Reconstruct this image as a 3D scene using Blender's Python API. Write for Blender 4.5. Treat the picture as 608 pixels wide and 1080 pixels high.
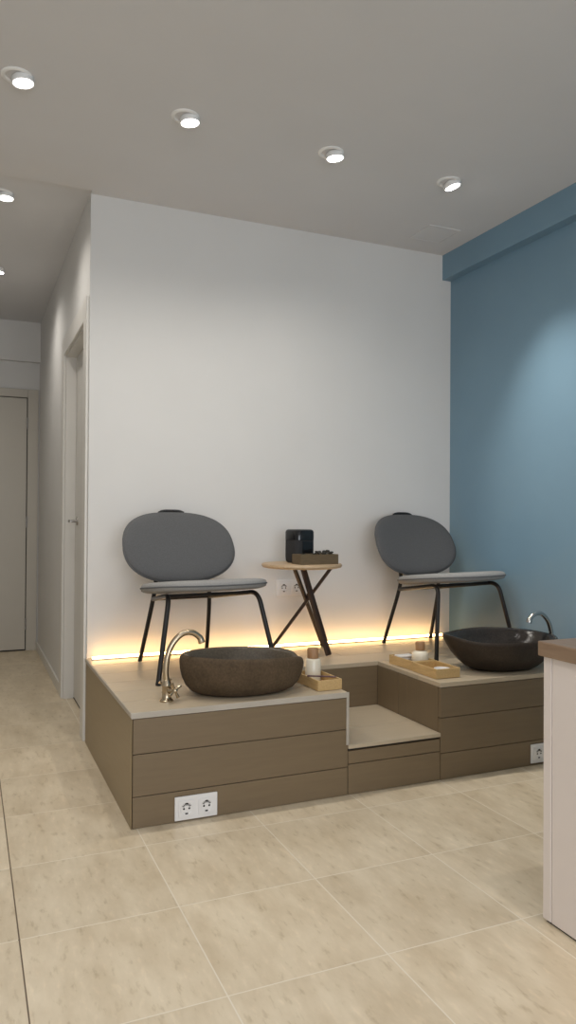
import bpy, bmesh, math, random
from math import sin, cos, pi, radians
from mathutils import Vector, Matrix

random.seed(7)
S = bpy.context.scene
for o in list(bpy.data.objects):
    bpy.data.objects.remove(o)
C = S.collection

# ------------------------------------------------------------------ camera
CAM_H = 1.10
yaw, pitch, roll, F = radians(-23.4), radians(0.55), radians(0.37), 782.0
fwd0 = Vector((-sin(yaw), cos(yaw), 0)); right0 = Vector((cos(yaw), sin(yaw), 0)); up0 = Vector((0, 0, 1))
fwd = cos(pitch)*fwd0 + sin(pitch)*up0
up = -sin(pitch)*fwd0 + cos(pitch)*up0
right = cos(roll)*right0 + sin(roll)*up
up2 = -sin(roll)*right0 + cos(roll)*up
cam_data = bpy.data.cameras.new('camera')
cam = bpy.data.objects.new('camera', cam_data); C.objects.link(cam)
cam_data.sensor_fit = 'VERTICAL'; cam_data.sensor_height = 36.0; cam_data.sensor_width = 36.0*608/1080
cam_data.lens = 36.0*F/1080.0
cam_data.clip_start = 0.02
M = Matrix((right, up2, -fwd)).transposed().to_4x4(); M.translation = Vector((0, 0, CAM_H))
cam.matrix_world = M
S.camera = cam

# ------------------------------------------------------------------ world, light, exposure
SPOT_W, SPOT_HALL_W, SPOT_FILL_W = 26.0, 20.0, 25.0
LED_STRENGTH = 17.0
WORLD_STRENGTH = 0.35
S.view_settings.view_transform = 'Standard'
S.view_settings.look = 'None'
S.view_settings.gamma = 1.0
S.view_settings.use_curve_mapping = False
S.view_settings.exposure = 0.0
w = bpy.data.worlds.new('daylight'); S.world = w; w.use_nodes = True
bg = w.node_tree.nodes['Background']; bg.inputs[0].default_value = (0.80, 0.90, 1.0, 1); bg.inputs[1].default_value = WORLD_STRENGTH
# daylight through the shop window in the wall behind the camera
wl = bpy.data.lights.new('window_daylight', 'AREA'); wl.shape = 'RECTANGLE'; wl.size = 3.2; wl.size_y = 1.9
wl.energy = 94.0; wl.color = (0.90, 0.94, 1.0)
wo = bpy.data.objects.new('window_daylight', wl); C.objects.link(wo)
wo.location = (0.3, -2.93, 1.35); wo.rotation_euler = (radians(90), 0, 0)

# ------------------------------------------------------------------ materials
def new_mat(name):
    m = bpy.data.materials.new(name); m.use_nodes = True
    nt = m.node_tree
    return m, nt, nt.nodes['Principled BSDF']

def nd(nt, typ, **kw):
    n = nt.nodes.new(typ)
    for k, v in kw.items(): setattr(n, k, v)
    return n

def ramp(nt, fac, stops):
    r = nd(nt, 'ShaderNodeValToRGB')
    el = r.color_ramp.elements
    while len(el) < len(stops): el.new(0.5)
    for e, (p, c) in zip(el, stops):
        e.position = p; e.color = (c[0], c[1], c[2], 1)
    nt.links.new(fac, r.inputs[0]); return r.outputs[0]

def mix(nt, mode, fac, a, b):
    n = nd(nt, 'ShaderNodeMix', data_type='RGBA', blend_type=mode)
    for s, v in ((n.inputs[0], fac), (n.inputs[6], a), (n.inputs[7], b)):
        if hasattr(v, 'is_linked'): nt.links.new(v, s)
        elif isinstance(v, (int, float)): s.default_value = v
        else: s.default_value = (v[0], v[1], v[2], 1)
    return n.outputs[2]

def mth(nt, op, a, b=None, c=None):
    n = nd(nt, 'ShaderNodeMath', operation=op)
    for i, v in enumerate((a, b, c)):
        if v is None: continue
        if hasattr(v, 'is_linked'): nt.links.new(v, n.inputs[i])
        else: n.inputs[i].default_value = v
    return n.outputs[0]

def noise(nt, scale, detail=3, vec_scale=None, rough=0.5, coord='Object'):
    tc = nd(nt, 'ShaderNodeTexCoord'); out = tc.outputs[coord]
    if vec_scale:
        mp = nd(nt, 'ShaderNodeMapping'); mp.inputs['Scale'].default_value = vec_scale
        nt.links.new(out, mp.inputs[0]); out = mp.outputs[0]
    n = nd(nt, 'ShaderNodeTexNoise'); n.inputs['Scale'].default_value = scale
    n.inputs['Detail'].default_value = detail; n.inputs['Roughness'].default_value = rough
    nt.links.new(out, n.inputs['Vector']); return n.outputs[0]

def bump(nt, b, h, strength=0.2, dist=0.002):
    n = nd(nt, 'ShaderNodeBump'); n.inputs['Strength'].default_value = strength; n.inputs['Distance'].default_value = dist
    nt.links.new(h, n.inputs['Height']); nt.links.new(n.outputs[0], b.inputs['Normal'])

def plain(name, c1, c2=None, scale=8, rough=0.5, metal=0.0, bmp=0.0, vec=None, dist=0.002, detail=3, spec=None):
    m, nt, b = new_mat(name)
    c2 = c2 or tuple(min(1, x*0.93) for x in c1)
    n = noise(nt, scale, detail, vec)
    nt.links.new(ramp(nt, n, [(0.3, c2), (0.7, c1)]), b.inputs['Base Color'])
    b.inputs['Roughness'].default_value = rough; b.inputs['Metallic'].default_value = metal
    if spec is not None: b.inputs['Specular IOR Level'].default_value = spec
    if bmp: bump(nt, b, n, bmp, dist)
    return m

def emis(name, col, strength):
    m, nt, b = new_mat(name)
    b.inputs['Base Color'].default_value = (0.8, 0.8, 0.8, 1)
    b.inputs['Emission Color'].default_value = (*col, 1); b.inputs['Emission Strength'].default_value = strength
    return m

MAT = {}
MAT['wall'] = plain('white_wall_paint', (0.715, 0.705, 0.685), (0.695, 0.685, 0.665), 3, 0.62, bmp=0.03, detail=6, spec=0.25)
MAT['ceil'] = plain('ceiling_paint', (0.69, 0.685, 0.69), (0.67, 0.665, 0.67), 3, 0.8, detail=5, spec=0.15)
MAT['blue'] = plain('blue_wall_paint', (0.190, 0.310, 0.405), (0.182, 0.298, 0.392), 3, 0.42, detail=5, spec=0.35)
MAT['door'] = plain('white_lacquered_door', (0.66, 0.64, 0.60), (0.64, 0.62, 0.58), 2, 0.4)
MAT['door_far'] = plain('cream_lacquered_door', (0.55, 0.51, 0.44), (0.53, 0.49, 0.42), 2, 0.45)
MAT['casing'] = plain('white_lacquered_casing', (0.72, 0.70, 0.66), (0.70, 0.68, 0.64), 2, 0.4)
MAT['steel'] = plain('brushed_steel', (0.45, 0.43, 0.40), (0.35, 0.33, 0.31), 40, 0.35, 1.0)
MAT['chrome'] = plain('chrome', (0.55, 0.54, 0.52), (0.48, 0.47, 0.45), 10, 0.16, 1.0)
MAT['chrome_lit'] = plain('warm_lit_chrome', (0.55, 0.46, 0.33), (0.42, 0.34, 0.24), 25, 0.24, 1.0)  # chrome with the warm lamplight mixed into its colour
MAT['plastic'] = plain('white_socket_plastic', (0.78, 0.77, 0.76), (0.76, 0.75, 0.74), 5, 0.3)
MAT['dark'] = plain('dark_hole', (0.03, 0.028, 0.025), None, 8, 0.7)
MAT['black_metal'] = plain('black_powder_coated_tube', (0.022, 0.019, 0.017), (0.016, 0.014, 0.012), 60, 0.38, 0.3)
MAT['shell'] = plain('black_shell', (0.012, 0.012, 0.013), None, 20, 0.5)
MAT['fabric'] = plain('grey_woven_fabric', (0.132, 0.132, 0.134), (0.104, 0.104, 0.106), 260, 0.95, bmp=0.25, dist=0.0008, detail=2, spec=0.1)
MAT['seat_fabric_lit'] = plain('grey_woven_fabric_lit', (0.33, 0.325, 0.315), (0.27, 0.265, 0.255), 260, 0.95, bmp=0.25, dist=0.0008, detail=2, spec=0.1)  # same grey fabric, downlight on the seat put into the colour
MAT['piping'] = plain('dark_grey_piping', (0.11, 0.112, 0.115), None, 120, 0.9)
MAT['oak'] = plain('light_oak', (0.56, 0.41, 0.26), (0.46, 0.32, 0.19), 9, 0.45, vec=(1.5, 14, 14), detail=5)
MAT['walnut'] = plain('dark_walnut', (0.055, 0.030, 0.018), (0.035, 0.019, 0.012), 12, 0.4, vec=(12, 12, 1.5), detail=5)
MAT['bamboo'] = plain('bamboo_wood', (0.62, 0.43, 0.20), (0.50, 0.33, 0.14), 14, 0.45, vec=(14, 1.5, 14), detail=4)
MAT['cap_wood'] = plain('wooden_cap', (0.40, 0.23, 0.11), (0.32, 0.17, 0.08), 20, 0.5, vec=(10, 10, 2), detail=4)
MAT['boxwood'] = plain('brown_box_wood', (0.15, 0.105, 0.055), (0.10, 0.07, 0.035), 14, 0.55, vec=(1.5, 10, 10), detail=4)
MAT['cream'] = plain('milky_glass', (0.80, 0.74, 0.60), (0.77, 0.70, 0.56), 4, 0.22)
MAT['white'] = plain('white_ceramic', (0.82, 0.80, 0.77), None, 4, 0.35)
MAT['plum'] = plain('plum_plastic', (0.10, 0.045, 0.055), None, 9, 0.3)
MAT['filling'] = plain('dark_dried_petals', (0.05, 0.042, 0.03), (0.012, 0.011, 0.009), 60, 0.8)
MAT['spk'] = plain('black_speaker_cloth', (0.028, 0.028, 0.030), (0.015, 0.015, 0.016), 300, 0.75, bmp=0.2, dist=0.0006)
MAT['gloss'] = plain('black_gloss_plastic', (0.010, 0.010, 0.011), None, 10, 0.12)
MAT['laminate'] = plain('white_laminate', (0.79, 0.72, 0.68), (0.775, 0.705, 0.665), 3, 0.4)
MAT['desktop'] = plain('beige_wood_worktop', (0.30, 0.205, 0.135), (0.25, 0.165, 0.105), 7, 0.4, vec=(14, 1.2, 14), detail=5)
MAT['trim_pale'] = plain('pale_edge_profile', (0.46, 0.42, 0.36), (0.42, 0.38, 0.32), 12, 0.4)
MAT['rubber'] = plain('black_rubber', (0.02, 0.02, 0.02), None, 10, 0.8)
MAT['alu'] = plain('aluminium_profile', (0.6, 0.6, 0.58), None, 30, 0.35, 1.0)
MAT['lamp_white'] = plain('white_lamp_metal', (0.86, 0.86, 0.85), (0.84, 0.84, 0.83), 10, 0.4)
MAT['lens'] = emis('lit_lamp_lens', (1.0, 0.98, 0.95), 14.0)
MAT['led'] = emis('warm_led_diffuser', (1.0, 0.60, 0.25), LED_STRENGTH)

def stone(name, c1, c2, rough):
    m, nt, b = new_mat(name)
    big = noise(nt, 9, 6, None, 0.6); fine = noise(nt, 120, 4)
    col = ramp(nt, big, [(0.25, c2), (0.75, c1)])
    fc = ramp(nt, fine, [(0.35, (0.72, 0.72, 0.72)), (0.7, (1.15, 1.15, 1.15))])
    nt.links.new(mix(nt, 'MULTIPLY', 0.8, col, fc), b.inputs['Base Color'])
    b.inputs['Roughness'].default_value = rough
    b.inputs['Specular IOR Level'].default_value = 0.3
    bump(nt, b, mth(nt, 'ADD', big, mth(nt, 'MULTIPLY', fine, 0.25)), 0.5, 0.006)
    return m
MAT['stone'] = stone('river_stone', (0.118, 0.080, 0.046), (0.062, 0.041, 0.022), 0.8)
MAT['stone_dark'] = stone('dark_river_stone', (0.056, 0.040, 0.028), (0.028, 0.020, 0.014), 0.5)
MAT['stone_polished'] = stone('polished_basin_stone', (0.13, 0.105, 0.075), (0.08, 0.064, 0.045), 0.3)
MAT['stone_dark_polished'] = stone('polished_dark_stone', (0.045, 0.038, 0.033), (0.025, 0.021, 0.018), 0.16)

def planks_mat(name, c1, c2, vec, rough=0.42):
    m, nt, b = new_mat(name)
    geo = nd(nt, 'ShaderNodeNewGeometry')
    g = noise(nt, 5, 5, vec, 0.6)
    col = ramp(nt, g, [(0.3, c2), (0.7, c1)])
    tone = mth(nt, 'ADD', mth(nt, 'MULTIPLY', geo.outputs['Random Per Island'], 0.08), 0.96)
    mul = nd(nt, 'ShaderNodeVectorMath', operation='SCALE')
    nt.links.new(col, mul.inputs[0]); nt.links.new(tone, mul.inputs['Scale'])
    nt.links.new(mul.outputs[0], b.inputs['Base Color'])
    b.inputs['Roughness'].default_value = rough
    bump(nt, b, g, 0.12, 0.002)
    return m
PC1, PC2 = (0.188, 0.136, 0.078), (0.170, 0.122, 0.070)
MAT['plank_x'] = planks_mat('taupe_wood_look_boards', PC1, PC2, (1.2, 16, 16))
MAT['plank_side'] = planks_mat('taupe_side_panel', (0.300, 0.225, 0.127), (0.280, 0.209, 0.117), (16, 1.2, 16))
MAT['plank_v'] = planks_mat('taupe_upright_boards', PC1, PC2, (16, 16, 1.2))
MAT['deck'] = planks_mat('taupe_deck_boards_lit', (0.500, 0.415, 0.298), (0.465, 0.384, 0.275), (1.2, 14, 14), 0.38)  # same boards made paler, light on the top faces put into the colour

def floor_mat():
    m, nt, b = new_mat('beige_floor_tile')
    P = 0.427
    tc = nd(nt, 'ShaderNodeTexCoord'); sep = nd(nt, 'ShaderNodeSeparateXYZ'); nt.links.new(tc.outputs['Object'], sep.inputs[0])
    us = []; cells = []
    for ax, off in ((0, 0.135), (1, 1.63)):
        u = mth(nt, 'DIVIDE', mth(nt, 'SUBTRACT', sep.outputs[ax], off), P)
        cells.append(mth(nt, 'FLOOR', u))
        fr = mth(nt, 'FRACT', u)
        us.append(mth(nt, 'ABSOLUTE', mth(nt, 'SUBTRACT', fr, 0.5)))     # 0.5 at a joint
    d = mth(nt, 'MAXIMUM', us[0], us[1])
    joint = mth(nt, 'GREATER_THAN', d, 0.5 - 0.0018/P)
    cv = nd(nt, 'ShaderNodeCombineXYZ'); nt.links.new(cells[0], cv.inputs[0]); nt.links.new(cells[1], cv.inputs[1])
    wn = nd(nt, 'ShaderNodeTexWhiteNoise', noise_dimensions='2D'); nt.links.new(cv.outputs[0], wn.inputs[0])
    # streaks shifted from tile to tile
    shift = nd(nt, 'ShaderNodeVectorMath', operation='MULTIPLY_ADD')
    nt.links.new(wn.outputs['Color'], shift.inputs[0]); shift.inputs[1].default_value = (7, 7, 7); nt.links.new(tc.outputs['Object'], shift.inputs[2])
    def nz(scale, vec, detail, rough):
        mp = nd(nt, 'ShaderNodeMapping'); mp.inputs['Scale'].default_value = vec; mp.inputs['Rotation'].default_value = (0, 0, radians(8))
        nt.links.new(shift.outputs[0], mp.inputs[0])
        n = nd(nt, 'ShaderNodeTexNoise'); n.inputs['Scale'].default_value = scale; n.inputs['Detail'].default_value = detail; n.inputs['Roughness'].default_value = rough
        nt.links.new(mp.outputs[0], n.inputs['Vector']); return n.outputs[0]
    a = nz(5, (2.2, 0.8, 1), 5, 0.6)
    s = nz(15, (3.2, 1.0, 1), 3, 0.6)
    base = ramp(nt, a, [(0.28, (0.590, 0.480, 0.330)), (0.72, (0.760, 0.655, 0.490))])
    st = ramp(nt, s, [(0.27, (0.80, 0.765, 0.71)), (0.41, (0.98, 0.98, 0.97)), (0.58, (1.0, 1.0, 1.0)), (0.74, (1.10, 1.10, 1.10))])
    col = mix(nt, 'MULTIPLY', 1.0, base, st)
    tone = mth(nt, 'ADD', mth(nt, 'MULTIPLY', wn.outputs['Value'], 0.06), 0.97)
    sc = nd(nt, 'ShaderNodeVectorMath', operation='SCALE'); nt.links.new(col, sc.inputs[0]); nt.links.new(tone, sc.inputs['Scale'])
    # joints: pale, with the one at x = 0.135 worn dark
    darkline = mth(nt, 'LESS_THAN', mth(nt, 'ABSOLUTE', mth(nt, 'SUBTRACT', sep.outputs[0], 0.135)), 0.003)
    jc = mix(nt, 'MIX', darkline, (0.80, 0.72, 0.59), (0.13, 0.085, 0.05))
    nt.links.new(mix(nt, 'MIX', joint, sc.outputs[0], jc), b.inputs['Base Color'])
    rg = mth(nt, 'ADD', mth(nt, 'MULTIPLY', a, 0.2), 0.27)
    nt.links.new(rg, b.inputs['Roughness'])
    bump(nt, b, mth(nt, 'SUBTRACT', 1.0, joint), 0.3, 0.001)
    return m
MAT['floor'] = floor_mat()

# ------------------------------------------------------------------ mesh helpers
def box(bm, x0, x1, y0, y1, z0, z1, mtx=None):
    vs = [bm.verts.new((x, y, z)) for x in (x0, x1) for y in (y0, y1) for z in (z0, z1)]
    for f in ((0, 1, 3, 2), (4, 6, 7, 5), (0, 4, 5, 1), (2, 3, 7, 6), (0, 2, 6, 4), (1, 5, 7, 3)):
        bm.faces.new([vs[i] for i in f])
    if mtx: bmesh.ops.transform(bm, matrix=mtx, verts=vs)
    return vs

def catmull(pts, sub=8):
    P = [Vector(p) for p in pts]
    Q = [2*P[0]-P[1]] + P + [2*P[-1]-P[-2]]
    out = []
    for i in range(1, len(Q)-2):
        for k in range(sub):
            t = k/sub
            a, b, c, d = Q[i-1], Q[i], Q[i+1], Q[i+2]
            out.append(0.5*((2*b)+(c-a)*t+(2*a-5*b+4*c-d)*t*t+(3*b-a-3*c+d)*t**3))
    out.append(P[-1]); return out

def fillet(pts, r, n=7):
    """polyline with rounded corners"""
    P = [Vector(p) for p in pts]; out = [P[0]]
    for i in range(1, len(P)-1):
        a = (P[i-1]-P[i]); c = (P[i+1]-P[i])
        rr = min(r, a.length*0.49, c.length*0.49)
        A = P[i]+a.normalized()*rr; B = P[i]+c.normalized()*rr
        for k in range(n+1):
            t = k/n
            out.append((1-t)**2*A+2*t*(1-t)*P[i]+t*t*B)
    out.append(P[-1]); return out

def tube(bm, pts, r, n=12, cap=True, flat=None):
    P = [Vector(p) for p in pts]; rings = []
    R = r if isinstance(r, (list, tuple)) else [r]*len(P)
    t0 = (P[1]-P[0]).normalized()
    ref = Vector((0, 0, 1)) if abs(t0.z) < 0.9 else Vector((1, 0, 0))
    u = t0.cross(ref).normalized()
    for i, p in enumerate(P):
        t = (P[min(i+1, len(P)-1)]-P[max(i-1, 0)]).normalized()
        u = (u - t*u.dot(t)).normalized(); v = t.cross(u)
        rings.append([bm.verts.new(p+R[i]*(cos(2*pi*k/n)*u+sin(2*pi*k/n)*v*(flat or 1))) for k in range(n)])
    for a, b in zip(rings, rings[1:]):
        for k in range(n): bm.faces.new((a[k], a[(k+1) % n], b[(k+1) % n], b[k]))
    if cap:
        bm.faces.new(list(reversed(rings[0]))); bm.faces.new(rings[-1])

def lathe(bm, prof, n=32, mtx=None, cx=0, cy=0):
    rings = []; new = []
    for r, z in prof:
        if r < 1e-6:
            v = bm.verts.new((cx, cy, z)); rings.append([v]); new.append(v)
        else:
            ring = [bm.verts.new((cx+r*cos(2*pi*k/n), cy+r*sin(2*pi*k/n), z)) for k in range(n)]
            rings.append(ring); new += ring
    for a, b in zip(rings, rings[1:]):
        for k in range(n):
            k2 = (k+1) % n
            if len(a) == 1 and len(b) == 1: continue
            if len(a) == 1: bm.faces.new((a[0], b[k2], b[k]))
            elif len(b) == 1: bm.faces.new((a[k], a[k2], b[0]))
            else: bm.faces.new((a[k], a[k2], b[k2], b[k]))
    for ring in (rings[0], rings[-1]):
        if len(ring) > 1:
            try: bm.faces.new(ring)
            except ValueError: pass
    if mtx: bmesh.ops.transform(bm, matrix=mtx, verts=new)
    return new

def cushion(bm, a, b, t, n_exp=2.5, seg=64, rings=10, fn=None, edge=2.6):
    """soft pad with a superellipse outline in local xy, thickness along z; fn deforms each point"""
    def outline(th):
        c, s = cos(th), sin(th)
        return a*math.copysign(abs(c)**(2/n_exp), c), b*math.copysign(abs(s)**(2/n_exp), s)
    def P(rho, th, sgn):
        x, y = outline(th)
        z = sgn*t/2*max(0, (1-rho**(edge*2)))**(1/edge)
        v = Vector((x*rho, y*rho, z))
        return fn(v) if fn else v
    rs = [sin(pi/2*(i/rings)) for i in range(rings+1)]
    loops = []
    for sgn in (1, -1):
        L = [[bm.verts.new(P(0, 0, sgn))]]
        for rho in rs[1:-1]: L.append([bm.verts.new(P(rho, 2*pi*k/seg, sgn)) for k in range(seg)])
        loops.append(L)
    rim = [bm.verts.new(P(1, 2*pi*k/seg, 1)) for k in range(seg)]
    for s, L in enumerate(loops):
        L.append(rim)
        for A, B in zip(L, L[1:]):
            for k in range(seg):
                k2 = (k+1) % seg
                f = (A[0], B[k], B[k2]) if len(A) == 1 else (A[k], B[k], B[k2], A[k2])
                bm.faces.new(f if s == 0 else tuple(reversed(f)))
    return [tuple(P(1, 2*pi*k/seg, 1)) for k in range(seg)]

def obj(name, bm, mat, parent=None, smooth=False, bevel=0.0, segs=2, loc=None, kind=None, label=None):
    bmesh.ops.recalc_face_normals(bm, faces=bm.faces)
    me = bpy.data.meshes.new(name); bm.to_mesh(me); bm.free()
    me.materials.append(MAT[mat] if isinstance(mat, str) else mat)
    o = bpy.data.objects.new(name, me); C.objects.link(o)
    if parent: o.parent = parent
    if loc: o.location = loc
    if bevel:
        md = o.modifiers.new('bevel', 'BEVEL'); md.width = bevel; md.segments = segs; md.limit_method = 'ANGLE'; md.angle_limit = radians(40)
    if smooth:
        for p in me.polygons: p.use_smooth = True
        if smooth != 'all':
            try: me.set_sharp_from_angle(angle=radians(38))
            except Exception: pass
    if kind: o['kind'] = kind
    if label: o['label'] = label
    return o

def bmb(*boxes):
    bm = bmesh.new()
    for b in boxes: box(bm, *b)
    return bm

def tag(o, label, cat, group=None, kind=None):
    o['label'] = label; o['category'] = cat
    if group: o['group'] = group
    if kind: o['kind'] = kind
    return o

def thing(name, label, cat, loc=(0, 0, 0), rz=0.0, group=None, kind=None):
    o = bpy.data.objects.new(name, None); C.objects.link(o)
    o.empty_display_size = 0.05
    o.location = loc; o.rotation_euler = (0, 0, rz)
    return tag(o, label, cat, group, kind)

def dup(root, loc, rz, label):
    def cp(o, parent):
        c = o.copy(); C.objects.link(c)
        if parent: c.parent = parent
        for ch in kids.get(o.name, []): cp(ch, c)
        return c
    kids = {}
    for o in list(C.objects):
        if o.parent: kids.setdefault(o.parent.name, []).append(o)
    r = cp(root, None)
    r.location = loc; r.rotation_euler = (0, 0, rz); r['label'] = label
    return r

def struct(name, bm, mat, label=None, bevel=0.0):
    return obj(name, bm, mat, kind='structure', label=label, bevel=bevel)

# ------------------------------------------------------------------ the room
HC, XL, YB, XR = 2.70, 0.545, 3.735, 2.685
HALL_L, HALL_END = -0.40, 6.50
struct('floor', bmb((-2.5, XR+0.1, -3.1, HALL_END+0.1, -0.08, 0.0)), 'floor', 'beige streaked ceramic tile floor')
struct('ceiling', bmb((-2.5, XR+0.1, -3.1, 3.70, HC, HC+0.1), (HALL_L, XL, 3.70, HALL_END+0.1, HC+0.012, HC+0.1), (XL+0.1, XR+0.1, 3.70, YB+0.1, HC, HC+0.1),
                      (-2.5, HALL_L, 3.70, YB+0.1, HC, HC+0.1), (XL, XL+0.1, 3.7, YB, HC, HC+0.1)), 'ceil', 'white ceiling with a faint step over the corridor')
struct('wall_back', bmb((XL, XR+0.1, YB, YB+0.1, 0, HC+0.03)), 'wall', 'white wall behind the platform')
struct('wall_left', bmb((-2.5, HALL_L, YB, YB+0.1, 0, HC), (-2.5, -2.4, -3.0, YB, 0, HC), (HALL_L-0.1, HALL_L, YB+0.1, HALL_END, 0, HC+0.03)), 'wall', 'white walls left of the corridor')
struct('wall_right', bmb((XR, XR+0.1, -3.0, YB, 0, HC)), 'blue', 'blue painted right wall')
struct('trim_1', bmb((2.625, XR, -3.0, YB, 2.55, HC)), 'blue', 'blue boxed beam along the top of the right wall')
DY0, DY1, DZ = 3.85, 4.70, 2.10
struct('wall_hall', bmb((XL, XL+0.1, YB+0.1, DY0, 0, HC+0.03), (XL, XL+0.1, DY1, HALL_END, 0, HC+0.03), (XL, XL+0.1, DY0, DY1, DZ, HC+0.03)), 'wall', 'white corridor wall with a doorway')
struct('wall_far', bmb((HALL_L-0.1, XL+0.1, HALL_END, HALL_END+0.1, 0, HC+0.03)), 'wall', 'white wall at the end of the corridor')
struct('trim_2', bmb((HALL_L, XL, HALL_END-0.05, HALL_END, 2.385, HC+0.012)), 'wall', 'boxed lintel over the far corridor door')
struct('baseboard_hall', bmb((XL-0.012, XL, DY1+0.10, HALL_END, 0, 0.07)), 'casing', 'low white corridor baseboard', 0.003)
# wall behind the camera with the shop window
struct('wall_front', bmb((-2.5, -1.4, -3.1, -3.0, 0, HC), (2.0, XR+0.1, -3.1, -3.0, 0, HC), (-1.4, 2.0, -3.1, -3.0, 0, 0.35), (-1.4, 2.0, -3.1, -3.0, 2.35, HC)), 'wall')
bm = bmb((-1.4, 2.0, -3.07, -3.03, 0.35, 0.40), (-1.4, 2.0, -3.07, -3.03, 2.30, 2.35), (-1.4, -1.35, -3.07, -3.03, 0.4, 2.3), (1.95, 2.0, -3.07, -3.03, 0.4, 2.3), (0.275, 0.325, -3.07, -3.03, 0.4, 2.3))
struct('window_1', bm, 'casing')

# corridor side door, set back in its opening
d1 = thing('door_1', 'closed white side door with lever handle in the corridor wall', 'door', (0.605, 4.27, 0), kind='structure')
bx0 = XL-0.605
obj('leaf', bmb((0, 0.04, DY0+0.022-4.27, DY1-0.022-4.27, 0.008, DZ-0.022)), 'door', d1, bevel=0.002)
obj('frame', bmb((bx0, 0.04, DY0-4.27, DY0+0.02-4.27, 0, DZ), (bx0, 0.04, DY1-0.02-4.27, DY1-4.27, 0, DZ), (bx0, 0.04, DY0+0.02-4.27, DY1-0.02-4.27, DZ-0.02, DZ)), 'casing', d1)
obj('casing', bmb((bx0-0.014, bx0, DY0-0.095-4.27, DY0+0.008-4.27, 0, DZ+0.10), (bx0-0.014, bx0, DY1-0.008-4.27, DY1+0.095-4.27, 0, DZ+0.10),
                  (bx0-0.014, bx0, DY0+0.008-4.27, DY1-0.008-4.27, DZ-0.008, DZ+0.10)), 'casing', d1, bevel=0.003)
bm = bmesh.new()
ry = 4.56-4.27
lathe(bm, [(0.0, 0.0), (0.025, 0.0), (0.025, 0.008), (0.0, 0.009)], 24, Matrix.Translation((0, ry, 1.08)) @ Matrix.Rotation(-pi/2, 4, 'Y'))
tube(bm, fillet([(-0.005, ry, 1.08), (-0.05, ry, 1.08), (-0.052, ry-0.115, 1.08)], 0.015), 0.0085, 12)
obj('handle', bm, 'steel', d1, smooth=True)
obj('threshold', bmb((0.0, 0.03, DY0+0.022-4.27, DY1-0.022-4.27, 0, 0.007)), 'dark', d1)

# door at the end of the corridor
d2 = thing('door_2', 'plain closed white door at the far end of the corridor', 'door', (0.05, HALL_END, 0), kind='structure')
obj('leaf', bmb((-0.38, 0.395, -0.012, -0.001, 0.012, 2.085)), 'door_far', d2, bevel=0.002)
obj('frame', bmb((0.402, 0.485, -0.018, -0.001, 0, 2.16), (-0.45, -0.386, -0.018, -0.001, 0, 2.16), (-0.386, 0.402, -0.018, -0.001, 2.092, 2.16)), 'door_far', d2, bevel=0.003)
obj('shadow_gap', bmb((0.395, 0.402, -0.004, -0.0005, 0, 2.092), (-0.386, 0.395, -0.004, -0.0005, 2.085, 2.092), (-0.386, 0.395, -0.004, -0.0005, 0.0, 0.012)), 'dark', d2)
for hz in (0.22, 1.06, 1.88):
    bm = bmesh.new(); tube(bm, [(0.399, -0.020, hz-0.045), (0.399, -0.020, hz+0.045)], 0.008, 10)
    obj('hinge', bm, 'steel', d2, smooth=True)

# ceiling access panel
t = thing('access_panel', 'small square ceiling hatch near the blue beam', 'hatch', (2.385, 3.47, HC), kind='structure')
obj('panel', bmb((-0.095, 0.095, -0.095, 0.095, -0.002, 0.0)), 'ceil', t)
obj('frame', bmb((-0.102, 0.102, -0.102, -0.096, -0.004, 0), (-0.102, 0.102, 0.096, 0.102, -0.004, 0), (-0.102, -0.096, -0.096, 0.096, -0.004, 0), (0.096, 0.102, -0.096, 0.096, -0.004, 0)), 'ceil', t)

# ------------------------------------------------------------------ platform with the foot niche
PX0, PY0, PZ = 0.54, 2.627, 0.41
NX0, NX1, NY1, NZ = 1.405, 1.845, 3.15, 0.20
PR = XR-0.002
PB = YB-0.001
g = 0.0012
pl = thing('pedicure_platform', 'long raised taupe board platform with a square foot step cut into its front', 'platform', (1.6, 3.18, 0))
ox, oy = -1.6, -3.18
def L(b): return (b[0]+ox, b[1]+ox, b[2]+oy, b[3]+oy, b[4], b[5])
def boards(name, mat, lst, bevel=0.0015, label=None):
    return obj(name, bmb(*[L(b) for b in lst]), mat, pl, bevel=bevel, label=label)
T = 0.018
# deck boards
rows = [PY0, PY0+0.1745, PY0+0.349, NY1, 3.345, 3.54, PB]
lst = []
for i in range(6):
    y0, y1 = rows[i]+g, rows[i+1]-g
    if i < 3:
        lst += [(PX0, NX0-g, y0, y1, PZ-0.02, PZ), (NX1+g, PR, y0, y1, PZ-0.02, PZ)]
    else:
        xs = [PX0, 1.12, 2.25, PR] if i % 2 else [PX0, 1.75, PR]
        lst += [(a+g, b-g, y0, y1, PZ-0.02, PZ) for a, b in zip(xs, xs[1:])]
boards('deck', 'deck', lst)
# front boards
zs = [0.0, 0.112, 0.262, PZ-0.021]
lst = []
xsL = [[PX0+0.004, NX0], [PX0+0.004, NX0], [PX0+0.004, NX0]]
xsR = [[NX1, PR], [NX1, PR], [NX1, PR]]
for i in range(3):
    for xs in (xsL[i], xsR[i]):
        lst += [(a+g, b-g, PY0, PY0+T, zs[i]+g, zs[i+1]-g) for a, b in zip(xs, xs[1:])]
lst += [(NX0+g, NX1-g, PY0, PY0+T, g, 0.122-g), (NX0+g, NX1-g, PY0+0.001, PY0+T, 0.122+g, NZ-0.026)]
boards('front_panel', 'plank_x', lst)
boards('side_panel', 'plank_side', [(PX0, PX0+T, PY0+T+0.001, PB, 0.0, PZ-0.021), (PX0, PX0+0.0025, PY0, PY0+T, 0, PZ-0.021)])
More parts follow.
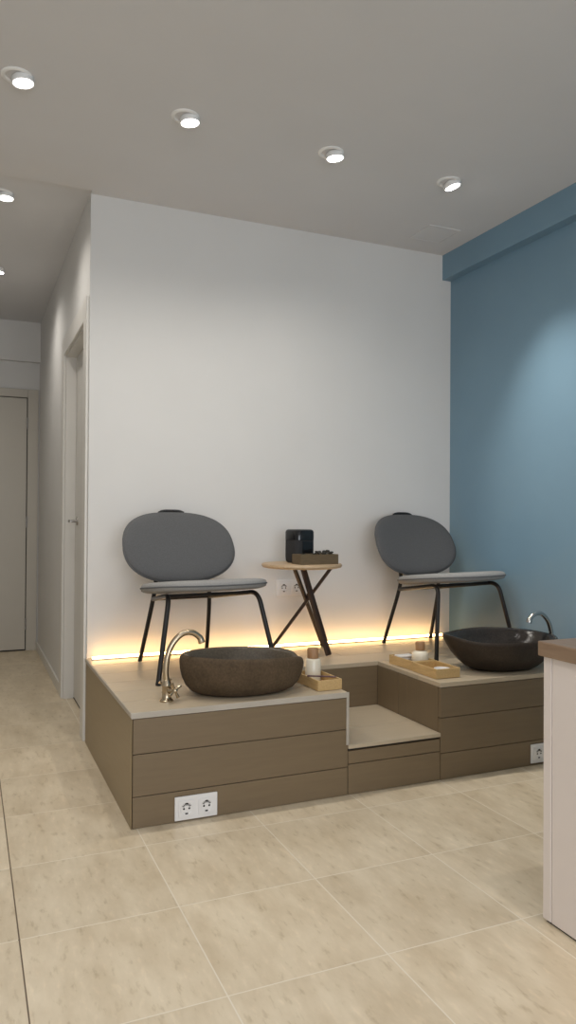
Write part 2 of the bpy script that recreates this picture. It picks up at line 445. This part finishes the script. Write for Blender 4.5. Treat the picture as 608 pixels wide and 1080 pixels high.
# niche
boards('niche_wall', 'plank_v', [(NX1, NX1+T, PY0+T+0.002, 2.96-g, NZ, PZ-0.021), (NX1, NX1+T, 2.96+g, NY1, NZ, PZ-0.021)])
boards('niche_wall', 'plank_v', [(NX0-T, NX0, PY0+T+0.002, NY1, NZ, PZ-0.021)])
boards('niche_wall', 'plank_x', [(NX0, NX1, NY1, NY1+T, NZ, PZ-0.021)])
boards('step_tread', 'deck', [(NX0, NX1, PY0-0.004, 2.84-g, NZ-0.016, NZ), (NX0, NX1, 2.84+g, NY1, NZ-0.016, NZ)])
# added dark core behind the boards, keeps light from leaking through the joints
boards('dark_core', 'dark', [(PX0+T, NX0-T, PY0+T, PB, 0.002, PZ-0.022), (NX1+T, PR, PY0+T, PB, 0.002, PZ-0.022),
                           (NX0-T, NX1+T, PY0+T, NY1, 0.002, NZ-0.017), (NX0-T, NX1+T, NY1+T, PB, 0.002, PZ-0.022)], 0)
boards('edge_trim', 'trim_pale', [(PX0-0.002, NX0+0.002, PY0-0.004, PY0-0.0005, PZ-0.020, PZ+0.001), (NX0-0.010, NX0+0.002, PY0-0.004, PY0-0.0005, NZ+0.001, PZ-0.020),
                                  (PX0-0.004, PX0-0.0005, PY0-0.004, PB, PZ-0.016, PZ+0.001)], 0.001, 'pale edging strip along the deck edge')

# ------------------------------------------------------------------ LED strip on the wall at deck level
t = thing('led_strip', 'glowing warm LED strip running along the wall at deck level', 'light strip', (1.58, YB-0.050, PZ+0.001))
obj('profile', bmb((-1.02, 1.02, -0.016, -0.001, 0.0, 0.005)), 'alu', t)
obj('diffuser', bmb((-1.018, 1.018, -0.0145, -0.0025, 0.0052, 0.0165)), 'led', t, bevel=0.003)

# ------------------------------------------------------------------ sockets
def insert_bm():
    bm = bmesh.new()
    box(bm, -0.0275, 0.0275, -0.0030, 0.0, -0.0275, 0.0275)
    rot = Matrix.Rotation(pi/2, 4, 'X')
    lathe(bm, [(0.0225, 0.003), (0.0225, 0.0045), (0.020, 0.0045), (0.0185, 0.0031), (0.0, 0.0031)], 32, rot)
    return bm
def contacts_bm():
    bm = bmesh.new(); rot = Matrix.Rotation(pi/2, 4, 'X')
    for sx in (-1, 1):
        lathe(bm, [(0.0, 0.0034), (0.0035, 0.0034), (0.0035, 0.0038), (0.0, 0.0038)], 14, Matrix.Translation((sx*0.0095, 0, 0)) @ rot)
    for sz in (-1, 1):
        box(bm, -0.005, 0.005, -0.0042, -0.0033, sz*0.0175-0.003, sz*0.0175+0.003)
    for k in range(7):
        a = radians(35+k*18.3)
        box(bm, -0.0012, 0.0012, -0.0040, -0.0033, -0.0035, 0.0035, Matrix.Translation((0.0145*cos(a), 0, 0.0145*sin(a))) @ Matrix.Rotation(-(a-pi/2), 4, 'Y'))
    return bm
def socket(label, loc, n=2, scale=1.0):
    t = thing('wall_socket', label, 'power socket', loc, group=None)
    wd = 0.071*n+0.010; h = 0.081
    obj('frame', bmb((-wd/2, wd/2, -0.007, 0.0, -h/2, h/2)), 'plastic', t, bevel=0.003, segs=3)
    for k in range(n):
        i = obj('insert', insert_bm(), 'plastic', t, smooth=True, bevel=0.0006, loc=((k-(n-1)/2)*0.071, -0.007, 0))
        obj('contacts', contacts_bm(), 'dark', i)
    t.scale = (scale, scale, scale)
    return t
socket('white double power socket low on the front of the platform, left end', (0.777, PY0-0.0005, 0.050), 2, 1.06)
socket('white power socket low on the platform front half hidden by the desk', (2.407, PY0-0.0005, 0.054), 2, 1.04)
socket('white double power socket on the wall behind the side table', (1.628, YB-0.0005, 0.724), 2, 1.07)

# ------------------------------------------------------------------ chairs
def make_chair(label, loc, rz):
    t = thing('lounge_chair', label, 'chair', loc, rz, 'grey upholstered chairs on the platform')
    # seat pad, tilted up to the front
    sl = math.atan2(0.040, 0.37)
    def fs(v):
        v = Vector((v.x*(1.0-0.16*max(0, v.y)/0.25)+0.004, v.y, v.z + 0.10*(v.x**2)*0.35 - 0.25*max(0, -v.y-0.17)**1.5*0.5))
        return Vector((v.x, v.y*cos(sl)-0.058, 0.352+0.046/2+0.004 - v.y*sin(sl) + v.z))
    bm = bmesh.new(); rim = cushion(bm, 0.285, 0.252, 0.052, 2.6, fn=fs, edge=3.6)
    obj('seat', bm, 'seat_fabric_lit', t, smooth='all')
    bm = bmesh.new(); r2 = [Vector(p) for p in rim]; tube(bm, r2+[r2[0]], 0.0035, 6, False); obj('seat_piping', bm, 'piping', t, smooth='all')
    # backrest
    rc = radians(25)
    def fb(v, off=0.0):
        x, h, d = v.x, v.y, v.z
        yy = -d + off - 0.45*x*x
        return Vector((x*(1-0.05*h/0.16), 0.235 + yy*cos(rc) + h*sin(rc), 0.548 + h*cos(rc) - yy*sin(rc)))
    bm = bmesh.new(); rim = cushion(bm, 0.284, 0.184, 0.044, 2.45, fn=fb)
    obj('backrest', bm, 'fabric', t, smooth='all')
    bm = bmesh.new(); r2 = [Vector(p) for p in rim]; tube(bm, r2+[r2[0]], 0.004, 6, False); obj('back_piping', bm, 'piping', t, smooth='all')
    bm = bmesh.new(); cushion(bm, 0.262, 0.170, 0.016, 2.45, fn=lambda v: fb(v, 0.022))
    obj('back_shell', bm, 'shell', t, smooth='all')
    # handle plate peeping over the top edge
    bm = bmesh.new()
    for i in range(2): pass
    pts = [fb(Vector((x, 0.186 + 0.012*(1-(x/0.07)**4), -0.008))) for x in [(-0.07+0.01*k) for k in range(15)]]
    tube(bm, pts, 0.008, 8); obj('top_grip', bm, 'shell', t, smooth=True)
    # tube frame: front legs, rails and rear legs
    for s in (-1, 1):
        A = (s*0.281, -0.265, 0.006); B = (s*0.213, -0.205, 0.360); D = (s*0.145, 0.175, 0.306); E = (s*0.174, 0.268, 0.006)
        bm = bmesh.new(); p = fillet([A, B, D], 0.055, 9)
        tube(bm, p[:-1] + [Vector(D)], 0.0108, 12); obj('front_leg', bm, 'black_metal', t, smooth=True)
        bm = bmesh.new(); tube(bm, catmull([E, D, (s*0.128, 0.185, 0.40), (s*0.120, 0.235, 0.50)], 8), 0.0102, 12)
        obj('rear_leg', bm, 'black_metal', t, smooth=True)
        for q, k in ((A, 1), (E, 1)):
            bm = bmesh.new(); lathe(bm, [(0.0, 0.0), (0.011, 0.0), (0.011, 0.010), (0.0, 0.0105)], 14, None, q[0], q[1])
            obj('foot_cap', bm, 'rubber', t, smooth=True)
    bm = bmesh.new(); tube(bm, [(-0.145, 0.175, 0.306), (0.145, 0.175, 0.306)], 0.008, 10); obj('cross_bar', bm, 'black_metal', t, smooth=True)
    bm = bmesh.new(); tube(bm, [(-0.205, -0.15, 0.352), (0.205, -0.15, 0.352)], 0.008, 10); obj('cross_bar', bm, 'black_metal', t, smooth=True)
    return t
ch = make_chair('grey rounded chair with black tube legs behind the left basin', (0.975, 3.315, PZ+0.002), radians(7))

# ------------------------------------------------------------------ side table with its things
TX, TY, TZ = 1.574, 3.455, 0.875
t = thing('side_table', 'small round wooden side table on three crossed dark legs between the chairs', 'side table', (TX, TY, PZ))
h = TZ-PZ
bm = bmesh.new(); lathe(bm, [(0.0, h-0.022), (0.188, h-0.022), (0.200, h-0.019), (0.206, h-0.012), (0.206, h-0.007), (0.202, h-0.001), (0.198, h), (0.0, h)], 64)
obj('tabletop', bm, 'oak', t, smooth=True)
def bar(p0, p1, w_, d_):
    p0, p1 = Vector(p0), Vector(p1); z = (p1-p0); ln = z.length
    q = z.to_track_quat('Z', 'Y').to_matrix().to_4x4(); bm = bmesh.new()
    box(bm, -w_/2, w_/2, -d_/2, d_/2, 0, ln, Matrix.Translation(p0) @ q)
    return bm
legs = [((1.682-TX, 3.357-TY, 0.004), (1.600-TX, 3.50-TY, h-0.022), 0.032, 0.020),
        ((1.475-TX, 3.625-TY, 0.004), (1.715-TX, 3.40-TY, h-0.022), 0.017, 0.017),
        ((1.780-TX, 3.625-TY, 0.004), (1.515-TX, 3.415-TY, h-0.022), 0.018, 0.018)]
for a, b_, w_, d_ in legs:
    obj('leg', bar(a, b_, w_, d_), 'walnut', t, bevel=0.004)
bm = bmesh.new(); lathe(bm, [(0, 0), (0.014, 0), (0.014, 0.03), (0, 0.03)], 16, Matrix.Translation((1.632-TX, 3.488-TY, 0.275)))
obj('hub', bm, 'walnut', t, smooth=True)
# speaker
t = thing('smart_speaker', 'black rounded speaker standing on the small round side table', 'speaker', (1.583, 3.505, TZ), radians(14))
def rsq(bm, prof, n_exp=4.0, seg=48):
    rings = []
    for r, z in prof:
        ring = []
        for k in range(seg):
            th = 2*pi*k/seg; c, s = cos(th), sin(th)
            ring.append(bm.verts.new((r*math.copysign(abs(c)**(2/n_exp), c), r*math.copysign(abs(s)**(2/n_exp), s), z)))
        rings.append(ring)
    for a, b_ in zip(rings, rings[1:]):
        for k in range(seg): bm.faces.new((a[k], a[(k+1) % seg], b_[(k+1) % seg], b_[k]))
    bm.faces.new(list(reversed(rings[0]))); bm.faces.new(rings[-1])
bm = bmesh.new(); rsq(bm, [(0.050, 0.0), (0.057, 0.004), (0.061, 0.012), (0.0625, 0.03), (0.0625, 0.118)], 3.6); obj('body', bm, 'spk', t, smooth=True)
bm = bmesh.new(); rsq(bm, [(0.0635, 0.119), (0.0635, 0.158), (0.060, 0.168), (0.052, 0.173)], 3.6); obj('top_band', bm, 'gloss', t, smooth=True)
obj('gloss_patch', bmb((-0.030, 0.040, -0.0645, -0.0627, 0.030, 0.112)), 'gloss', t, bevel=0.0005)  # thin glossy black patch on the speaker front
# box with its filling
bxo = thing('open_box', 'low brown wooden box in front of the black speaker on the side table', 'box', (1.612, 3.375, TZ), radians(2))
def tray_bm(lx, ly, hh, th, base=0.006):
    return bmb((-lx/2, lx/2, -ly/2, -ly/2+th, 0, hh), (-lx/2, lx/2, ly/2-th, ly/2, 0, hh), (-lx/2, -lx/2+th, -ly/2+th, ly/2-th, 0, hh), (lx/2-th, lx/2, -ly/2+th, ly/2-th, 0, hh)), bmb((-lx/2+th, lx/2-th, -ly/2+th, ly/2-th, 0.0005, base))
a, b_ = tray_bm(0.212, 0.10, 0.050, 0.007)
obj('side_wall', a, 'boxwood', bxo, bevel=0.0015); obj('base', b_, 'boxwood', bxo)
bm = bmesh.new()
rnd = random.Random(3)
for k in range(60):
    x, y = rnd.uniform(-0.09, 0.09), rnd.uniform(-0.030, 0.030)
    if x < -0.02 and k % 3: x = abs(x)
    z = 0.020 + rnd.random()*0.036 + (0.008 if x > 0.0 else -0.004)
    m_ = Matrix.Translation((x, y, z)) @ Matrix.Rotation(rnd.uniform(0, 6), 4, 'Z') @ Matrix.Rotation(rnd.uniform(-0.7, 0.7), 4, 'X')
    v = bmesh.ops.create_icosphere(bm, subdivisions=1, radius=0.011)['verts']
    bmesh.ops.transform(bm, matrix=m_ @ Matrix.Diagonal((1.2, 0.8, 0.5, 1)), verts=v)
fl = obj('dried_petals', bm, 'filling', None, smooth=True, loc=(1.612, 3.375, TZ)); tag(fl, 'dark dried filling heaped in the brown box on the side table', 'dried petals', kind='stuff')

# ------------------------------------------------------------------ stone basins
def make_basin(label, loc, rz, a, b_, hgt, prof, mat, mat_in, seed, rim_fn=None):
    t = thing('stone_basin', label, 'basin', loc, rz, 'stone foot basins')
    rnd = random.Random(seed); ph = [rnd.uniform(0, 6.28) for _ in range(6)]
    seg = 72
    def wob(th): return 1 + 0.020*sin(2*th+ph[0]) + 0.017*sin(3*th+ph[1]) + 0.012*sin(5*th+ph[2]) + 0.006*sin(8*th+ph[3])
    def pt(f, z, th):
        k = f*wob(th)
        x, y = a*k*cos(th), b_*k*sin(th)
        zz = z*hgt
        if rim_fn: x, y, zz = rim_fn(x, y, zz, th, z)
        return (x, y, zz)
    def shell(profile, close0, close1):
        bm = bmesh.new(); R = [[bm.verts.new(pt(f, z, 2*pi*k/seg)) for k in range(seg)] for f, z in profile]
        for A, B in zip(R, R[1:]):
            for k in range(seg): bm.faces.new((A[k], A[(k+1) % seg], B[(k+1) % seg], B[k]))
        if close0: bm.faces.new(list(reversed(R[0])))
        if close1: bm.faces.new(R[-1])
        return bm
    outer, inner = prof
    o = obj('body', shell(outer, True, False), mat, t, smooth='all')
    obj('bowl_interior', shell(inner, False, True), mat_in, t, smooth='all')
    bm = bmesh.new(); zf = inner[-1][1]*hgt
    lathe(bm, [(0.0, zf+0.001), (0.018, zf+0.001), (0.020, zf+0.0035), (0.016, zf+0.0045), (0.0, zf+0.003)], 24)
    obj('drain', bm, 'chrome', t, smooth=True)
    return t
prof1 = ([(0.60, 0.0), (0.71, 0.015), (0.82, 0.10), (0.905, 0.25), (0.962, 0.45), (0.99, 0.65), (1.0, 0.82), (0.992, 0.92), (0.97, 0.98), (0.945, 1.0)],
         [(0.945, 1.0), (0.90, 0.985), (0.87, 0.93), (0.83, 0.75), (0.74, 0.50), (0.58, 0.33), (0.36, 0.26), (0.12, 0.24)])
def rim1(x, y, z, th, zn):
    # slight lean of the rim and a chipped facet on the right end
    d = max(0, cos(th-radians(-12)))**10
    z2 = z - 0.010*zn*cos(th) - 0.016*d*max(0, zn-0.55)/0.45
    return x*(1-0.03*d*zn), y, max(z2, 0.0) if zn > 0 else 0.0
make_basin('brown river-stone basin in front of the left chair', (1.028, 2.815, PZ+0.001), radians(2), 0.262, 0.163, 0.150, prof1, 'stone', 'stone_polished', 5, rim1)
prof2 = ([(0.44, 0.0), (0.53, 0.015), (0.645, 0.12), (0.765, 0.30), (0.865, 0.50), (0.94, 0.72), (0.985, 0.88), (1.0, 0.96), (0.985, 1.0)],
         [(0.985, 1.0), (0.955, 0.995), (0.91, 0.95), (0.85, 0.80), (0.74, 0.56), (0.58, 0.38), (0.36, 0.29), (0.12, 0.27)])
def rim2(x, y, z, th, zn):
    d = max(0, -cos(th))**6
    return x*(1+0.05*d*zn), y*(1+0.12*(1-zn)), z + zn*(0.010*sin(th) - 0.003*cos(2*th) + 0.022*d)
make_basin('dark brown river-stone basin in front of the right chair', (2.305, 2.800, PZ+0.001), radians(-3), 0.282, 0.180, 0.150, prof2, 'stone_dark', 'stone_dark_polished', 11, rim2)

# ------------------------------------------------------------------ faucets
def make_faucet(label, loc, rz, mat):
    t = thing('gooseneck_faucet', label, 'faucet', loc, rz, 'gooseneck basin faucets')
    bm = bmesh.new()
    lathe(bm, [(0.0, 0.0), (0.026, 0.0), (0.026, 0.005), (0.020, 0.010), (0.017, 0.018), (0.017, 0.055), (0.020, 0.060), (0.016, 0.072), (0.012, 0.080), (0.0, 0.082)], 28)
    obj('body', bm, mat, t, smooth=True)
    pts = catmull([(0, 0, 0.072), (-0.004, 0, 0.115), (0.002, 0, 0.165), (0.022, 0, 0.214), (0.060, 0, 0.249), (0.100, 0, 0.252), (0.132, 0, 0.232), (0.142, 0, 0.210)], 7)
    rad = [0.0112]*len(pts)
    rad[-8:] = [0.0118, 0.012, 0.0125, 0.013, 0.0135, 0.0135, 0.0138, 0.0138]
    bm = bmesh.new(); tube(bm, pts, rad, 16); obj('spout', bm, mat, t, smooth=True)
    for s in (-1, 1):
        d = Vector((0.35, s*0.94, 0.0)).normalized()
        bm = bmesh.new(); c0 = Vector((0, 0, 0.040)); tube(bm, [c0, c0+d*0.042+Vector((0, 0, 0.006))], 0.010, 14)
        obj('valve', bm, mat, t, smooth=True)
        c1 = c0+d*0.048+Vector((0, 0, 0.007))
        bm = bmesh.new()
        u = Vector((0, 0, 1)); v = d.cross(u)
        for q in (0.5, 2.07):
            e = (u*cos(q)+v*sin(q))*0.031
            tube(bm, [c1-e, c1-e*0.4, c1+e*0.4, c1+e], [0.0068, 0.0045, 0.0045, 0.0068], 10)
        v1 = bmesh.ops.create_uvsphere(bm, u_segments=12, v_segments=8, radius=0.010)['verts']; bmesh.ops.translate(bm, vec=c1, verts=v1)
        obj('cross_handle', bm, mat, t, smooth=True)
    return t
make_faucet('warm-lit chrome gooseneck faucet with cross handles at the left platform corner', (0.697, 2.755, PZ), radians(6), 'chrome_lit')
make_faucet('chrome gooseneck faucet behind the right basin next to the desk', (2.600, 2.790, PZ), radians(180), 'chrome').scale = (0.97, 0.97, 0.97)

# ------------------------------------------------------------------ trays, bottles and small things
def make_tray(label, loc, rz, lx, ly, hh):
    t = thing('bamboo_tray', label, 'tray', loc, rz, 'bamboo trays on the platform')
    a, b_ = tray_bm(lx, ly, hh, 0.007)
    obj('side_wall', a, 'bamboo', t, bevel=0.0015); obj('base', b_, 'bamboo', t)
    return t
make_tray('small bamboo tray between the left basin and the foot step', (1.346, 2.787, PZ+0.001), radians(2), 0.110, 0.215, 0.042)
make_tray('front bamboo tray beside the right basin holding a white dish', (1.932, 2.785, PZ+0.001), 0, 0.125, 0.185, 0.042)
make_tray('rear bamboo tray near the right chair leg holding a folded towel', (1.934, 2.985, PZ+0.001), radians(2), 0.125, 0.195, 0.042)
z0 = PZ+0.0072
def make_bottle(label, loc, prof, capp, mcap):
    t = thing('lotion_bottle', label, 'bottle', loc, 0, 'white lotion bottles')
    bm = bmesh.new(); lathe(bm, prof, 36); obj('glass_body', bm, 'cream', t, smooth=True)
    bm = bmesh.new(); lathe(bm, capp, 32); obj('cap', bm, mcap, t, smooth=True)
    return t
make_bottle('straight milky bottle with wooden cap in the left tray', (1.354, 2.852, z0),
            [(0.0, 0.0), (0.030, 0.0), (0.034, 0.004), (0.034, 0.083), (0.031, 0.090), (0.022, 0.094), (0.0, 0.094)],
            [(0.0, 0.0945), (0.024, 0.0945), (0.0245, 0.098), (0.0245, 0.132), (0.022, 0.136), (0.0, 0.1365)], 'cap_wood')
make_bottle('round squat white bottle with wooden cap beside the right chair leg', (1.948, 2.936, z0),
            [(0.0, 0.0), (0.026, 0.0), (0.034, 0.006), (0.0395, 0.022), (0.0395, 0.050), (0.036, 0.064), (0.026, 0.072), (0.018, 0.075), (0.0, 0.075)],
            [(0.0, 0.0755), (0.022, 0.0755), (0.0225, 0.080), (0.0225, 0.110), (0.020, 0.114), (0.0, 0.1145)], 'cap_wood')
bm = bmesh.new(); bm2 = bar((0.0, -0.060, 0.004), (0.0, 0.060, 0.004), 0.012, 0.005)
nf = obj('nail_file', bm2, 'plum', None, bevel=0.002, loc=(1.338, 2.735, PZ+0.0435)); nf.rotation_euler = (0, radians(0), radians(58)); bm.free()
tag(nf, 'dark plum nail file lying across the left bamboo tray', 'nail file')
t = thing('polish_bottle', 'tiny dark bottle between the left basin and the left bamboo tray', 'bottle', (1.318, 2.93, PZ+0.0005))
bm = bmesh.new(); lathe(bm, [(0, 0), (0.012, 0), (0.013, 0.003), (0.013, 0.030), (0.007, 0.036), (0.0, 0.036)], 20); obj('glass_body', bm, 'plum', t, smooth=True)
bm = bmesh.new(); lathe(bm, [(0, 0.0365), (0.008, 0.0365), (0.007, 0.062), (0.0, 0.063)], 16); obj('cap', bm, 'shell', t, smooth=True)
bm = bmesh.new(); lathe(bm, [(0.0, 0.0), (0.022, 0.0), (0.032, 0.010), (0.036, 0.026), (0.034, 0.026), (0.028, 0.012), (0.0, 0.008)], 32)
o = obj('small_dish', bm, 'white', None, smooth=True, loc=(1.942, 2.752, z0)); tag(o, 'small round white dish in the front right bamboo tray', 'dish')
bm = bmesh.new()
for k in range(3): box(bm, -0.045+0.001*k, 0.045-0.001*k, -0.026, 0.026-0.001*k, 0.0005+k*0.0125, 0.0125+k*0.0125)
o = obj('folded_towel', bm, 'white', None, bevel=0.005, segs=3, smooth=True, loc=(1.930, 3.044, z0)); tag(o, 'small white folded towel in the rear bamboo tray', 'towel')
t = thing('polish_jar', 'small dark jar beside the white folded towel in the rear tray', 'jar', (1.966, 2.995, z0))
bm = bmesh.new(); lathe(bm, [(0, 0), (0.016, 0), (0.0175, 0.004), (0.0175, 0.030), (0.0, 0.030)], 24); obj('glass_body', bm, 'plum', t, smooth=True)
bm = bmesh.new(); lathe(bm, [(0, 0.0305), (0.018, 0.0305), (0.018, 0.044), (0.0, 0.045)], 24); obj('lid', bm, 'boxwood', t, smooth=True)

# second chair: a copy of the first
dup(ch, (2.354, 3.35, PZ+0.002), radians(8.5), 'grey rounded chair with black tube legs beside the blue wall')

# ------------------------------------------------------------------ desk on the right
t = thing('reception_desk', 'white desk with beige worktop at the right edge of the photo', 'desk', (1.468, 1.604, 0))
obj('end_panel', bmb((0.0, 0.75, -0.030, 0.0, 0.006, 0.7265)), 'laminate', t, bevel=0.002)
obj('front_panel', bmb((0.001, 0.022, -1.05, -0.032, 0.006, 0.7265)), 'laminate', t, bevel=0.0015)
obj('end_panel', bmb((0.0, 0.75, -1.082, -1.052, 0.006, 0.7265)), 'laminate', t, bevel=0.002)
obj('toe_shadow', bmb((0.006, 0.73, -1.07, -0.010, 0.0, 0.006)), 'rubber', t)  # black strip standing in for the shadow under the desk
obj('worktop', bmb((-0.014, 0.77, -1.10, 0.008, 0.727, 0.768)), 'desktop', t, bevel=0.003)

# ------------------------------------------------------------------ ceiling spotlights
def make_spot(label, loc, energy, aim, cone=150, blend=1.0, group='ceiling spotlights', col=(1.0, 0.95, 0.875)):
    t = thing('ceiling_spotlight', label, 'ceiling light', loc, 0, group)
    bm = bmesh.new(); lathe(bm, [(0.040, 0.0), (0.056, 0.0), (0.056, -0.003), (0.052, -0.006), (0.043, -0.006), (0.040, -0.003)], 40)
    bm.faces.ensure_lookup_table()
    for f in [f for f in bm.faces if len(f.verts) > 6]: bm.faces.remove(f)
    n = 40; vs = [v for v in bm.verts]
    for k in range(n): bm.faces.new((vs[k], vs[(k+1) % n], vs[5*n+(k+1) % n], vs[5*n+k]))
    obj('trim_ring', bm, 'lamp_white', t, smooth=True)
    d = Vector(aim).normalized()
    rot = d.to_track_quat('-Z', 'Y').to_matrix().to_4x4()
    mt = Matrix.Translation((0.020, 0, -0.014)) @ rot
    bm = bmesh.new(); lathe(bm, [(0.0, 0.018), (0.030, 0.018), (0.038, 0.010), (0.0405, -0.010), (0.036, -0.010), (0.034, -0.004), (0.0, -0.004)], 36, mt)
    obj('lamp_head', bm, 'lamp_white', t, smooth=True)
    bm = bmesh.new(); lathe(bm, [(0.0, -0.0045), (0.0335, -0.0045), (0.0335, -0.007), (0.0, -0.0105)], 32, mt)
    obj('lens', bm, 'lens', t, smooth=True)
    ld = bpy.data.lights.new('spot_beam', 'SPOT'); ld.energy = energy; ld.spot_size = radians(cone); ld.spot_blend = blend; ld.shadow_soft_size = 0.03
    ld.color = col
    lo = bpy.data.objects.new('spot_beam', ld); C.objects.link(lo); lo.parent = t
    lo.location = Vector((0.020, 0, -0.014)) + d*0.020
    lo.rotation_euler = d.to_track_quat('-Z', 'Y').to_euler()
    return t
AIM = (0.10, 0.0, -1)
make_spot('lit ceiling spotlight at the upper left, first of the front row', (0.150, 2.845, HC), SPOT_W, AIM)
make_spot('lit ceiling spotlight second from the left in the front row', (0.780, 2.860, HC), SPOT_W, AIM)
make_spot('lit ceiling spotlight third from the left in the front row', (1.440, 2.882, HC), SPOT_W, AIM)
make_spot('lit ceiling spotlight nearest the blue beam, last of the front row', (2.074, 2.905, HC), SPOT_W*2.6, (0.30, -0.12, -1), 66, 1.0)
make_spot('lit ceiling spotlight over the corridor mouth at the left edge of the photo', (0.140, 3.94, HC+0.012), SPOT_HALL_W, (0.0, 0, -1))
make_spot('lit ceiling spotlight deeper in the corridor, the smallest at the left edge', (0.148, 5.16, HC+0.012), SPOT_HALL_W, (0.0, 0, -1))
for (x, y) in ((0.15, 1.0), (1.45, 1.0), (-1.2, 1.0), (0.15, -1.2), (1.45, -1.2)):  # added spotlights out of view, they fill the room with light
    make_spot('added fill spotlight, unseen in the ceiling behind the camera', (x, y, HC), SPOT_FILL_W, (0, 0.05, -1), group='added fill spotlights behind the camera', col=(1.0, 0.97, 0.96))
